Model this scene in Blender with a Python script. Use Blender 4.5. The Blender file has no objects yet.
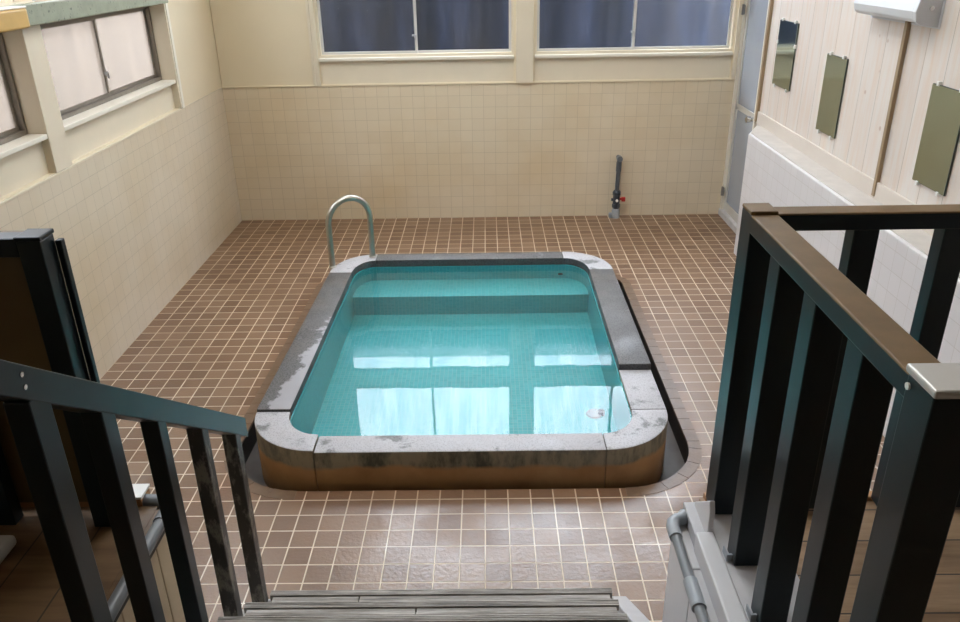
import bpy, bmesh, math, random
from mathutils import Vector, Matrix
random.seed(4)
S = bpy.context.scene
COL = S.collection

# ------------------------------------------------------------------ materials
def newmat(name):
    m = bpy.data.materials.new(name); m.use_nodes = True
    nt = m.node_tree
    for n in list(nt.nodes): nt.nodes.remove(n)
    out = nt.nodes.new('ShaderNodeOutputMaterial')
    return m, nt, out
def N(nt, t, **kw):
    n = nt.nodes.new(t)
    for k, v in kw.items():
        if k.startswith('i_'):
            n.inputs[k[2:].replace('_', ' ')].default_value = v
        else: setattr(n, k, v)
    return n
def pos(nt): return N(nt, 'ShaderNodeNewGeometry').outputs['Position']
def swz(nt, axes, off=(0, 0)):
    s = N(nt, 'ShaderNodeSeparateXYZ'); nt.links.new(pos(nt), s.inputs[0])
    c = N(nt, 'ShaderNodeCombineXYZ')
    for i, a in enumerate(axes):
        ad = N(nt, 'ShaderNodeMath', operation='ADD'); ad.inputs[1].default_value = off[i]
        nt.links.new(s.outputs['XYZ'.index(a)], ad.inputs[0]); nt.links.new(ad.outputs[0], c.inputs[i])
    return c.outputs[0]
def noise(nt, scale, detail=4, rough=.55, vec=None, stretch=None):
    n = N(nt, 'ShaderNodeTexNoise'); n.inputs['Scale'].default_value = scale
    n.inputs['Detail'].default_value = detail; n.inputs['Roughness'].default_value = rough
    v = vec if vec is not None else pos(nt)
    if stretch:
        mp = N(nt, 'ShaderNodeMapping'); mp.inputs['Scale'].default_value = stretch
        nt.links.new(v, mp.inputs[0]); v = mp.outputs[0]
    nt.links.new(v, n.inputs['Vector'])
    return n.outputs['Fac']
def ramp(nt, fac, stops):
    r = N(nt, 'ShaderNodeValToRGB'); e = r.color_ramp.elements
    while len(e) < len(stops): e.new(.5)
    for i, (p, c) in enumerate(stops):
        e[i].position = p
        if isinstance(c, (int, float)): c = (c, c, c)
        e[i].color = (*c, 1)
    nt.links.new(fac, r.inputs[0]); return r.outputs[0]
def mixc(nt, fac, a, b, mode='MIX'):
    m = N(nt, 'ShaderNodeMix', data_type='RGBA', blend_type=mode)
    for v, s in ((fac, m.inputs[0]), (a, m.inputs[6]), (b, m.inputs[7])):
        if hasattr(v, 'is_linked'): nt.links.new(v, s)
        elif isinstance(v, (int, float)): s.default_value = v
        else: s.default_value = (*v, 1)
    return m.outputs[2]
def math_(nt, op, a, b=0.0, clamp=False):
    m = N(nt, 'ShaderNodeMath', operation=op, use_clamp=clamp)
    for v, s in ((a, m.inputs[0]), (b, m.inputs[1])):
        if hasattr(v, 'is_linked'): nt.links.new(v, s)
        else: s.default_value = v
    return m.outputs[0]
def bsdf(nt, out, col, rough=.5, metal=0., bump=None, bstr=.3, bdist=.002, spec=.5, coat=0.):
    b = N(nt, 'ShaderNodeBsdfPrincipled')
    for v, k in ((col, 'Base Color'), (rough, 'Roughness'), (metal, 'Metallic'), (spec, 'Specular IOR Level'), (coat, 'Coat Weight')):
        s = b.inputs[k]
        if hasattr(v, 'is_linked'): nt.links.new(v, s)
        elif isinstance(v, (int, float)): s.default_value = v
        else: s.default_value = (*v, 1)
    if bump is not None:
        bp = N(nt, 'ShaderNodeBump'); bp.inputs['Strength'].default_value = bstr; bp.inputs['Distance'].default_value = bdist
        nt.links.new(bump, bp.inputs['Height']); nt.links.new(bp.outputs[0], b.inputs['Normal'])
    nt.links.new(b.outputs[0], out.inputs[0]); return b
def plain(name, c, rough=.5, metal=0., var=.12, scale=6, bump=0., spec=.5, stretch=None):
    m, nt, o = newmat(name)
    f = noise(nt, scale, stretch=stretch)
    col = mixc(nt, f, tuple(x*(1-var) for x in c), tuple(min(1, x*(1+var)) for x in c))
    bsdf(nt, o, col, rough, metal, bump=f if bump else None, bstr=bump, spec=spec)
    return m
def tilemat(name, axes, off, w, h, c1, c2, mc, ms, rough=.35, stain=None, bias=0., bstr=.3):
    m, nt, o = newmat(name)
    br = N(nt, 'ShaderNodeTexBrick'); br.offset = 0; br.squash = 1
    nt.links.new(swz(nt, axes, off), br.inputs['Vector'])
    br.inputs['Scale'].default_value = 1; br.inputs['Brick Width'].default_value = w; br.inputs['Row Height'].default_value = h
    br.inputs['Mortar Size'].default_value = ms; br.inputs['Mortar Smooth'].default_value = .2; br.inputs['Bias'].default_value = bias
    br.inputs['Color1'].default_value = (*c1, 1); br.inputs['Color2'].default_value = (*c2, 1); br.inputs['Mortar'].default_value = (*mc, 1)
    col = br.outputs['Color']
    if stain:
        f = ramp(nt, noise(nt, stain[0], 5), [(stain[1], 0), (stain[2], 1)])
        col = mixc(nt, math_(nt, 'MULTIPLY', f, stain[4]), col, mixc(nt, 1., col, stain[3], 'MULTIPLY'))
    inv = math_(nt, 'SUBTRACT', 1., br.outputs['Fac'])
    bsdf(nt, o, col, rough, bump=inv, bstr=bstr, bdist=.002)
    return m

M = {}
CREAM = (.76, .665, .49)
M['plaster'] = plain('cream plaster', CREAM, .55, var=.05, scale=2.2, bump=.04)
M['cream_wood'] = plain('cream painted wood', (.74, .66, .52), .42, var=.06, scale=5)
M['white_edge'] = plain('cream gloss sill', (.80, .755, .655), .3, var=.04, scale=4)
M['tile_left'] = tilemat('cream wall tile left', 'YZ', (0, .0), .1, .0975, (.68, .60, .475), (.705, .62, .49), (.53, .465, .36), .0016, .3, (1.2, .45, .75, (.86, .77, .6), .6))
M['tile_back'] = tilemat('cream wall tile back', 'XZ', (0, .0), .1, .0975, (.72, .615, .455), (.745, .64, .475), (.58, .485, .35), .0018, .3, (1.2, .45, .75, (.88, .78, .6), .6))
M['tile_ledge'] = tilemat('pale wall tile ledge', 'YZ', (0, .03), .1, .1, (.66, .64, .65), (.69, .67, .68), (.55, .52, .50), .0016, .3)
M['ledge_top'] = plain('ledge mortar', (.54, .495, .45), .6, var=.15, scale=12)

def floor_tiles():
    m, nt, o = newmat('brown floor tile')
    P = pos(nt)
    br = N(nt, 'ShaderNodeTexBrick'); br.offset = 0
    nt.links.new(swz(nt, 'XY'), br.inputs['Vector'])
    br.inputs['Scale'].default_value = 1; br.inputs['Brick Width'].default_value = .1; br.inputs['Row Height'].default_value = .1
    br.inputs['Mortar Size'].default_value = .0034; br.inputs['Mortar Smooth'].default_value = .3
    br.inputs['Color1'].default_value = (.165, .085, .042, 1); br.inputs['Color2'].default_value = (.245, .142, .080, 1)
    br.inputs['Mortar'].default_value = (.72, .60, .46, 1)
    # grout is dirtier in patches
    dirty = ramp(nt, noise(nt, 1.6, 4), [(.45, 0), (.66, 1)])
    grout = mixc(nt, math_(nt, 'MULTIPLY', dirty, .55), (.74, .62, .48), (.42, .30, .20))
    c = mixc(nt, br.outputs['Fac'], br.outputs['Color'], grout)
    pale = ramp(nt, noise(nt, 1.1, 3), [(.38, 0), (.62, 1)])
    c = mixc(nt, math_(nt, 'MULTIPLY', pale, .28), c, mixc(nt, 1., c, (1.25, 1.3, 1.38), 'MULTIPLY'))
    # rust-brown scum close to the pool trench: distance to the pool rectangle
    s = N(nt, 'ShaderNodeSeparateXYZ'); nt.links.new(P, s.inputs[0])
    dx = math_(nt, 'SUBTRACT', math_(nt, 'ABSOLUTE', math_(nt, 'SUBTRACT', s.outputs[0], 2.09)), 1.0)
    dy = math_(nt, 'SUBTRACT', math_(nt, 'ABSOLUTE', math_(nt, 'ADD', s.outputs[1], 2.7)), 1.15)
    d = math_(nt, 'MAXIMUM', dx, dy)
    d = math_(nt, 'ADD', d, math_(nt, 'MULTIPLY', noise(nt, 5, 4), .22))
    near = ramp(nt, d, [(.14, 1), (.34, 0)])
    c = mixc(nt, math_(nt, 'MULTIPLY', near, .6), c, mixc(nt, 1., c, (.82, .58, .40), 'MULTIPLY'))
    # wet sheet: glossier where puddles lie
    wet = ramp(nt, noise(nt, 2.3, 5, .6), [(.36, 0), (.52, 1)])
    frontm = ramp(nt, math_(nt, 'MULTIPLY', math_(nt, 'ADD', s.outputs[1], 2.2), -.5), [(0, 0), (.75, 1)])
    wet = math_(nt, 'MULTIPLY', wet, frontm)
    rough = ramp(nt, wet, [(0, .40), (1, .12)])
    fine = noise(nt, 60, 3, .6)
    pebb = math_(nt, 'MULTIPLY', math_(nt, 'SUBTRACT', 1., br.outputs['Fac']), math_(nt, 'ADD', math_(nt, 'MULTIPLY', fine, .55), .8))
    b = bsdf(nt, o, c, .36, bump=pebb, bstr=.6, bdist=.005, spec=.6, coat=wet)
    b.inputs['Coat Roughness'].default_value = .07; b.inputs['Coat IOR'].default_value = 1.45
    cb = N(nt, 'ShaderNodeBump'); cb.inputs['Strength'].default_value = .55; cb.inputs['Distance'].default_value = .006
    nt.links.new(pebb, cb.inputs['Height']); nt.links.new(cb.outputs[0], b.inputs['Coat Normal'])
    return m
M['floor'] = floor_tiles()
def rimtile():
    m, nt, o = newmat('brown rim tile')
    f = noise(nt, 14, 5)
    c = mixc(nt, f, (.11, .058, .030), (.22, .135, .08))
    bsdf(nt, o, c, .3, bump=noise(nt, 60, 3), bstr=.35, bdist=.003, spec=.6)
    return m
M['rim'] = rimtile()
M['trench'] = plain('dark trench tile with painted shade', (.014, .009, .006), .6, var=.3, scale=12)  # dark tile, blackened further to hold the shade inside the trench
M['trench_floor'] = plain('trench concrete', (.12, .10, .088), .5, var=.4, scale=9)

def stone(name, light, darkface=False, crust=False):
    m, nt, o = newmat(name)
    sp = N(nt, 'ShaderNodeTexVoronoi'); sp.inputs['Scale'].default_value = 130; nt.links.new(pos(nt), sp.inputs['Vector'])
    spk = ramp(nt, sp.outputs['Distance'], [(.12, 0), (.5, 1)])
    if light:
        base = mixc(nt, spk, (.30, .29, .30), (.47, .46, .48))
        worn = ramp(nt, noise(nt, 7, 6, .65), [(.56, 0), (.64, 1)])
        top = mixc(nt, math_(nt, 'MULTIPLY', worn, .85), base, mixc(nt, spk, (.045, .05, .045), (.16, .165, .16)))
    else:
        base = mixc(nt, spk, (.018, .018, .018), (.125, .12, .118))
        worn = ramp(nt, noise(nt, 4, 5, .6), [(.62, 0), (.70, 1)])
        top = mixc(nt, math_(nt, 'MULTIPLY', worn, .7), base, (.36, .36, .38))
    if crust:   # lime scale crept over the granite at the near end
        s2 = N(nt, 'ShaderNodeSeparateXYZ'); nt.links.new(pos(nt), s2.inputs[0])
        a = math_(nt, 'MULTIPLY', math_(nt, 'ADD', s2.outputs[1], 3.05), -.75)
        a = math_(nt, 'ADD', a, math_(nt, 'MULTIPLY', math_(nt, 'SUBTRACT', s2.outputs[0], 1.19), 5.0))
        a = math_(nt, 'ADD', a, math_(nt, 'MULTIPLY', math_(nt, 'SUBTRACT', noise(nt, 8, 5, .65), .5), 1.6))
        top = mixc(nt, ramp(nt, a, [(.0, 0), (.12, .85)]), top, (.37, .36, .38))
    # moss-black band under the lip, rust stain further down (on the upright faces)
    s = N(nt, 'ShaderNodeSeparateXYZ'); nt.links.new(pos(nt), s.inputs[0])
    zz = math_(nt, 'ADD', s.outputs[2], math_(nt, 'MULTIPLY', math_(nt, 'SUBTRACT', noise(nt, 6, 5), .5), .07))
    moss = mixc(nt, ramp(nt, noise(nt, 9, 6, .7, stretch=(1, 1, .35)), [(.42, 0), (.62, 1)]), (.27, .24, .17), (.06, .062, .045))
    rust = mixc(nt, noise(nt, 7, 5), (.30, .13, .04), (.58, .35, .16))
    face = mixc(nt, ramp(nt, zz, [(.062, 0), (.082, 1)]), rust, moss)
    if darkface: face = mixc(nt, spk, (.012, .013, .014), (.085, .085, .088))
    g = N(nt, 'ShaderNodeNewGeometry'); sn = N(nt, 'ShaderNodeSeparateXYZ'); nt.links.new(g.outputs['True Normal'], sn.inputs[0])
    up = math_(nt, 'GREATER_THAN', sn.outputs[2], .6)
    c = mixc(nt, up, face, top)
    bsdf(nt, o, c, ramp(nt, noise(nt, 5, 4), [(.35, .35), (.65, .6)]), bump=noise(nt, 70, 4), bstr=.25, bdist=.003)
    return m
M['stone_light'] = stone('pale worn coping stone', True)
M['stone_dark'] = stone('dark speckled granite', False, True)
M['stone_crust'] = stone('dark granite with lime crust', False, True, True)
M['stone_pale'] = stone('pale corner stone', True, True)
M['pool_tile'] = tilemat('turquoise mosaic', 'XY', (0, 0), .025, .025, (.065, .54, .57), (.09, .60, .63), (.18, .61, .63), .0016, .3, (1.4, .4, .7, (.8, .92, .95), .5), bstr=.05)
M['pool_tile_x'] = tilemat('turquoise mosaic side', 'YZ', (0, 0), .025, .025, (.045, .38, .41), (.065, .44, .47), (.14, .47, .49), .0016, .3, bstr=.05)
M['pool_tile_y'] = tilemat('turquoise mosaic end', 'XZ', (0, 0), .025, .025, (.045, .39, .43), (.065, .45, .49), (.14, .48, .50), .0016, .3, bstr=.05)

def water():
    m, nt, o = newmat('pool water')
    g = N(nt, 'ShaderNodeBsdfGlass'); g.inputs['IOR'].default_value = 1.33; g.inputs['Roughness'].default_value = 0
    g.inputs['Color'].default_value = (1, 1, 1, 1)
    bp = N(nt, 'ShaderNodeBump'); bp.inputs['Strength'].default_value = .05; bp.inputs['Distance'].default_value = .004
    nt.links.new(noise(nt, 7, 2), bp.inputs['Height']); nt.links.new(bp.outputs[0], g.inputs['Normal'])
    nt.links.new(g.outputs[0], o.inputs[0]); return m
M['water'] = water()

def pane(name, t, a, b, tr, blur=0.):
    """thin rippled bath-house glass: lets t of the view through, the rest scatters as milky glass"""
    m, nt, o = newmat(name)
    f = noise(nt, 9, 5, .6, stretch=(1, 1, .12))
    tc = mixc(nt, ramp(nt, f, [(.32, 0), (.68, 1)]), a, b)
    T = N(nt, 'ShaderNodeBsdfTransparent'); nt.links.new(tc, T.inputs[0])
    if blur:
        Rf = N(nt, 'ShaderNodeBsdfRefraction'); Rf.inputs['IOR'].default_value = 1.12; Rf.inputs['Roughness'].default_value = .32
        nt.links.new(tc, Rf.inputs[0]); mb = N(nt, 'ShaderNodeMixShader'); mb.inputs[0].default_value = blur
        nt.links.new(T.outputs[0], mb.inputs[1]); nt.links.new(Rf.outputs[0], mb.inputs[2]); T = mb
    L = N(nt, 'ShaderNodeBsdfTranslucent'); L.inputs[0].default_value = (*tr, 1)
    G = N(nt, 'ShaderNodeBsdfGlossy'); G.inputs['Roughness'].default_value = .12
    m1 = N(nt, 'ShaderNodeMixShader'); m1.inputs[0].default_value = t
    nt.links.new(L.outputs[0], m1.inputs[1]); nt.links.new(T.outputs[0], m1.inputs[2])
    m2 = N(nt, 'ShaderNodeMixShader'); m2.inputs[0].default_value = .04
    nt.links.new(m1.outputs[0], m2.inputs[1]); nt.links.new(G.outputs[0], m2.inputs[2])
    nt.links.new(m2.outputs[0], o.inputs[0]); return m
M['glass_back'] = pane('streaked window glass', .95, (.74, .79, .86), (.95, .97, 1.), (.03, .035, .05), .25)
M['glass_added_roof'] = pane('added roof light glass', .85, (.92, .93, .92), (.97, .96, .94), (.4, .4, .4))
M['glass_left'] = pane('frosted window glass', .30, (.80, .79, .79), (.98, .95, .93), (.27, .255, .24))
M['glass_door'] = plain('frosted door panel', (.36, .40, .47), .25, var=.08, scale=5, bump=.05)
M['alu'] = plain('grey aluminium', (.42, .42, .43), .35, .6, var=.08)
M['bronze'] = plain('weathered bronze aluminium', (.22, .19, .155), .45, .3, var=.2, scale=20)
M['alu_pale'] = plain('pale aluminium', (.62, .61, .58), .4, .2, var=.06)
M['steel'] = plain('stainless steel', (.46, .44, .38), .36, 1., var=.1)
M['chrome'] = plain('chrome', (.6, .6, .6), .15, 1., var=.05)
M['green_beam'] = None
def greenbeam():
    m, nt, o = newmat('weathered mint paint')
    c = mixc(nt, noise(nt, 12, 6, .7), (.20, .225, .16), (.39, .41, .31))
    ch = ramp(nt, noise(nt, 34, 5, .7), [(.60, 0), (.66, 1)])
    c = mixc(nt, ch, c, (.10, .11, .09))
    bsdf(nt, o, c, .6, bump=noise(nt, 30, 4), bstr=.3); return m
M['green_beam'] = greenbeam()
M['yellow_wood'] = plain('yellowed wood', (.62, .40, .13), .4, var=.15, scale=10)
def planks(name, c1, c2, knots=True):
    m, nt, o = newmat(name)
    v = swz(nt, 'YZ', (0, 0))
    br = N(nt, 'ShaderNodeTexBrick'); br.offset = 0; nt.links.new(v, br.inputs['Vector'])
    br.inputs['Scale'].default_value = 1; br.inputs['Brick Width'].default_value = .205; br.inputs['Row Height'].default_value = 20
    br.inputs['Mortar Size'].default_value = .0018; br.inputs['Mortar Smooth'].default_value = 0
    br.inputs['Color1'].default_value = (*c1, 1); br.inputs['Color2'].default_value = (*c2, 1); br.inputs['Mortar'].default_value = (.36, .32, .28, 1)
    grain = noise(nt, 9, 6, .6, stretch=(1, 3, .25))
    c = mixc(nt, ramp(nt, grain, [(.42, 0), (.72, .8)]), br.outputs['Color'], mixc(nt, 1., br.outputs['Color'], (.97, .83, .72), 'MULTIPLY'))
    vo = N(nt, 'ShaderNodeTexVoronoi'); vo.inputs['Scale'].default_value = 5; nt.links.new(pos(nt), vo.inputs['Vector'])
    kn = ramp(nt, vo.outputs['Distance'], [(.045, 1), (.075, 0)])
    c = mixc(nt, math_(nt, 'MULTIPLY', kn, .55), c, (.42, .24, .16))
    bsdf(nt, o, c, .5, bump=math_(nt, 'SUBTRACT', 1., br.outputs['Fac']), bstr=.3); return m
M['planks'] = planks('whitewashed planks', (.68, .62, .575), (.73, .675, .63))
M['skirt'] = plain('whitewashed board', (.64, .575, .51), .5, var=.08, scale=7, stretch=(1, .3, 1))
M['batten'] = plain('tan wood batten', (.33, .235, .14), .5, var=.15)
M['mirror'] = plain('aged mirror', (.44, .52, .46), .10, 1., var=.05)
M['mirror_edge'] = plain('mirror edge', (.04, .05, .04), .4)
M['clip'] = plain('white clip', (.85, .85, .82), .3)
M['lamp_white'] = plain('white lamp plastic', (.66, .68, .72), .28, var=.03)
M['pvc'] = plain('grey pvc', (.20, .215, .23), .35, var=.15, scale=20)
M['pvc_mid'] = plain('dark grey pvc', (.095, .105, .115), .35, var=.2, scale=20)
M['pvc_dark'] = plain('dark pvc', (.035, .045, .06), .3, var=.2)
M['pvc_light'] = plain('pale pvc', (.34, .37, .40), .35, var=.12, scale=20)
M['red'] = plain('red plastic', (.50, .03, .025), .35)
def darkwood(name, c, teal):
    m, nt, o = newmat(name)
    col = mixc(nt, noise(nt, 10, 6, .6, stretch=(1, 1, .2)), tuple(x*.7 for x in c), tuple(x*1.4 for x in c))
    bsdf(nt, o, col, .30 if teal else .55, spec=.25 if not teal else .32, bump=noise(nt, 30, 3), bstr=.06); return m
M['rail_dark'] = darkwood('dark stained rail wood with teal reflection tint', (.009, .017, .021), True)  # teal in the base colour stands for pool light reflected on the rails
M['rail_top'] = darkwood('brown rail-top wood', (.20, .125, .055), False)
def weath():
    m, nt, o = newmat('flaking dark paint')
    f = ramp(nt, noise(nt, 22, 6, .7, stretch=(1, 1, .4)), [(.50, 0), (.60, 1)])
    c = mixc(nt, f, (.035, .032, .028), (.19, .18, .15))
    bsdf(nt, o, c, .4, bump=f, bstr=.2); return m
M['rail_worn'] = weath()
def decking(name, c1, c2, w, axes='XY', rot=False):
    m, nt, o = newmat(name)
    br = N(nt, 'ShaderNodeTexBrick'); br.offset = .35; nt.links.new(swz(nt, axes, (0, .02)), br.inputs['Vector'])
    br.inputs['Scale'].default_value = 1; br.inputs['Brick Width'].default_value = 1.9; br.inputs['Row Height'].default_value = w
    br.inputs['Mortar Size'].default_value = .0025; br.inputs['Mortar'].default_value = (.03, .02, .012, 1)
    br.inputs['Color1'].default_value = (*c1, 1); br.inputs['Color2'].default_value = (*c2, 1)
    g = noise(nt, 8, 6, .65, stretch=(.25, 2.5, 1))
    c = mixc(nt, ramp(nt, g, [(.35, 0), (.7, 1)]), br.outputs['Color'], mixc(nt, 1., br.outputs['Color'], (.5, .42, .34), 'MULTIPLY'))
    bsdf(nt, o, c, .45, bump=g, bstr=.15); return m
M['deck'] = decking('brown deck boards', (.30, .19, .10), (.36, .24, .14), .13)
M['deck_left'] = decking('amber deck boards', (.13, .075, .032), (.17, .10, .045), .16, 'YX')
def slat():
    m, nt, o = newmat('weathered grey slat')
    g = noise(nt, 14, 7, .75, stretch=(.22, 3, 1))
    c = ramp(nt, g, [(.30, (.07, .06, .05)), (.50, (.31, .28, .245)), (.68, (.60, .56, .52))])
    bsdf(nt, o, c, .55, bump=g, bstr=.4); return m
M['slat'] = slat()
M['side_white'] = plain('white painted boards', (.66, .65, .66), .45, var=.08, scale=4)
M['side_cream'] = plain('cream side boards', (.62, .50, .33), .5, var=.12, scale=4, stretch=(1, 1, .3))
M['kerb'] = plain('grey white kerb', (.52, .51, .52), .5, var=.25, scale=9)
M['curb_wood'] = plain('orange brown board', (.40, .20, .08), .5, var=.2, scale=9)
M['panel_brown'] = plain('dark brown panel', (.13, .085, .03), .5, var=.45, scale=3)
M['rear'] = plain('dark rear wall', (.10, .07, .045), .7, var=.1)
M['ceil'] = plain('ceiling boards', (.62, .54, .42), .6, var=.08)
def navy():
    m, nt, o = newmat('navy sheet fence')
    c = ramp(nt, noise(nt, 2.2, 5, .65, stretch=(2.2, 2.2, .25)), [(.36, (.0028, .0032, .006)), (.52, (.006, .009, .022)), (.66, (.018, .026, .055))])
    bsdf(nt, o, c, .6); return m
M['navy'] = navy()
M['out_ground'] = plain('outside gravel', (.10, .10, .11), .9, var=.3)
M['out_wall'] = plain('outside wall', (.62, .57, .53), .8, var=.12, scale=2)
M['cap'] = plain('zinc post cap', (.62, .62, .60), .3, .3, var=.08)
M['hatch'] = plain('metal', (.3, .3, .3), .4, .8)

# ------------------------------------------------------------------ geometry helpers
class G:
    def __init__(s): s.v = []; s.f = []; s.m = []; s.mi = 0
    def add(s, vs, fs):
        b = len(s.v); s.v += [tuple(v) for v in vs]; s.f += [tuple(b+i for i in f) for f in fs]; s.m += [s.mi]*len(fs); return s
    def box(s, x0, x1, y0, y1, z0, z1):
        x0, x1 = sorted((x0, x1)); y0, y1 = sorted((y0, y1)); z0, z1 = sorted((z0, z1))
        vs = [(x, y, z) for z in (z0, z1) for y in (y0, y1) for x in (x0, x1)]
        return s.add(vs, [(0, 2, 3, 1), (4, 5, 7, 6), (0, 1, 5, 4), (2, 6, 7, 3), (0, 4, 6, 2), (1, 3, 7, 5)])
    def prism(s, poly, z0, z1):
        n = len(poly); vs = [(x, y, z0) for x, y in poly] + [(x, y, z1) for x, y in poly]
        return s.add(vs, [tuple(range(n))[::-1], tuple(range(n, 2*n))] + [(i, (i+1) % n, n+(i+1) % n, n+i) for i in range(n)])
    def prism_x(s, poly, x0, x1):   # poly in (y,z)
        n = len(poly); vs = [(x0, y, z) for y, z in poly] + [(x1, y, z) for y, z in poly]
        return s.add(vs, [tuple(range(n)), tuple(range(n, 2*n))[::-1]] + [(i, n+i, n+(i+1) % n, (i+1) % n) for i in range(n)])
    def prism_y(s, poly, y0, y1):   # poly in (x,z)
        n = len(poly); vs = [(x, y0, z) for x, z in poly] + [(x, y1, z) for x, z in poly]
        return s.add(vs, [tuple(range(n)), tuple(range(n, 2*n))[::-1]] + [(i, (i+1) % n, n+(i+1) % n, n+i) for i in range(n)])
    def quad(s, a, b, c, d): return s.add([a, b, c, d], [(0, 1, 2, 3)])
    def strip(s, outer, inner, z0, z1, closed=False):  # walled band between two matched xy loops
        n = len(outer); vs = [(*p, z0) for p in outer] + [(*p, z1) for p in outer] + [(*p, z0) for p in inner] + [(*p, z1) for p in inner]
        fs = []
        rng = range(n if closed else n-1)
        for i in rng:
            j = (i+1) % n
            fs += [(i, j, n+j, n+i), (2*n+i, 3*n+i, 3*n+j, 2*n+j), (n+i, n+j, 3*n+j, 3*n+i), (i, 2*n+i, 2*n+j, j)]
        if not closed: fs += [(0, n, 3*n, 2*n), (n-1, 3*n-1, 4*n-1, 2*n-1)]
        return s.add(vs, fs)
    def tube(s, path, r, seg=14):
        path = [Vector(p) for p in path]; n = len(path); rs = r if isinstance(r, (list, tuple)) else [r]*n
        vs = []; up = None
        for i, p in enumerate(path):
            t = (path[min(i+1, n-1)]-path[max(i-1, 0)]).normalized()
            if up is None:
                up = Vector((0, 0, 1)) if abs(t.z) < .9 else Vector((1, 0, 0))
            a = (up - t*up.dot(t)).normalized(); up = a; b = t.cross(a)
            vs += [p+(a*math.cos(2*math.pi*k/seg)+b*math.sin(2*math.pi*k/seg))*rs[i] for k in range(seg)]
        fs = [(i*seg+k, i*seg+(k+1) % seg, (i+1)*seg+(k+1) % seg, (i+1)*seg+k) for i in range(n-1) for k in range(seg)]
        fs += [tuple(range(seg))[::-1], tuple(range((n-1)*seg, n*seg))]
        return s.add(vs, fs)
    def make(s, name, mat, parent=None, bevel=0., smooth=False, seg=2):
        me = bpy.data.meshes.new(name); me.from_pydata(s.v, [], s.f)
        mats = mat if isinstance(mat, (list, tuple)) else [mat]
        for m in mats: me.materials.append(m)
        for p, i in zip(me.polygons, s.m): p.material_index = i
        bm = bmesh.new(); bm.from_mesh(me); bmesh.ops.remove_doubles(bm, verts=bm.verts, dist=1e-5)
        bmesh.ops.recalc_face_normals(bm, faces=bm.faces)
        if bevel:
            es = [e for e in bm.edges if len(e.link_faces) == 2 and e.calc_face_angle(0) > .5]
            bmesh.ops.bevel(bm, geom=es, offset=bevel, segments=seg, profile=.5, affect='EDGES', clamp_overlap=True)
        if smooth:
            for f in bm.faces: f.smooth = True
            for e in bm.edges:
                if len(e.link_faces) == 2 and e.calc_face_angle(0) > .7: e.smooth = False
        bm.to_mesh(me); bm.free()
        o = bpy.data.objects.new(name, me); COL.objects.link(o)
        if parent:
            o.parent = parent
            o.matrix_parent_inverse = Matrix.Translation(-Vector(parent.location))
        return o
def B(*a): return G().box(*a)
def thing(name, label, cat, loc, group=None):
    o = bpy.data.objects.new(name, None); COL.objects.link(o); o.location = loc; o.empty_display_size = .1
    o['label'] = label; o['category'] = cat
    if group: o['group'] = group
    return o
def tag(o, label, cat, group=None, kind=None):
    o['label'] = label; o['category'] = cat
    if group: o['group'] = group
    if kind: o['kind'] = kind
    return o
def struct(o, label=None, cat=None):
    o['kind'] = 'structure'
    if label: o['label'] = label
    if cat: o['category'] = cat
    return o
def semp(name, loc, label, cat):
    o = bpy.data.objects.new(name, None); COL.objects.link(o); o.location = loc; struct(o, label, cat); return o
def arc(c, rx, ry, a0, a1, n):
    return [(c[0]+rx*math.cos(math.radians(a0+(a1-a0)*i/n)), c[1]+ry*math.sin(math.radians(a0+(a1-a0)*i/n))) for i in range(n+1)]

W = 4.32; REAR = -9.0; TOP = 4.2; TT = 1.17    # room width, rear wall, ceiling height, tile height

# ------------------------------------------------------------------ floor with the pool cut-out
def rim_loop(off=0.):
    pts = []
    x0, x1, y0, y1 = .995-off, 3.185+off, -3.935-off, -1.47+off
    r = .36+off; rb = .10+off
    pts += arc((x0+r, y0+r), r, r, 180, 270, 10)
    pts += arc((x1-r, y0+r), r, r, 270, 360, 10)
    pts += arc((x1-rb, y1-rb), rb, rb, 0, 90, 6)
    pts += arc((x0+rb, y1-rb), rb, rb, 90, 180, 6)
    return [(x+(.045*max(0, min(1, (y+3.4)/1.8)) if x < 1.4 else 0), y) for x, y in pts]
def floor():
    bm = bmesh.new()
    outer = [(-.0, .0), (-.0, REAR), (W+.1, REAR), (W+.1, .0)]
    inner = rim_loop(.0)
    ov = [bm.verts.new((*p, 0)) for p in outer]; iv = [bm.verts.new((*p, 0)) for p in inner]
    es = [bm.edges.new((l[i], l[(i+1) % len(l)])) for l in (ov, iv) for i in range(len(l))]
    bmesh.ops.triangle_fill(bm, use_beauty=True, edges=es, use_dissolve=False)
    # drop faces inside the hole
    kill = []
    for f in bm.faces:
        c = f.calc_center_median()
        if all(v in iv for v in f.verts) and 1.0 < c.x < 3.18 and -3.93 < c.y < -1.47:
            # faces that only use hole vertices are inside it unless in a rounded corner
            kill.append(f)
    bmesh.ops.delete(bm, geom=kill, context='FACES')
    for f in bm.faces:
        if f.normal.z < 0: f.normal_flip()
    me = bpy.data.meshes.new('floor'); bm.to_mesh(me); bm.free(); me.materials.append(M['floor'])
    o = bpy.data.objects.new('floor', me); COL.objects.link(o)
    struct(o, 'brown square tiled floor with pale grout round the sunken pool', 'floor')
floor()
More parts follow.
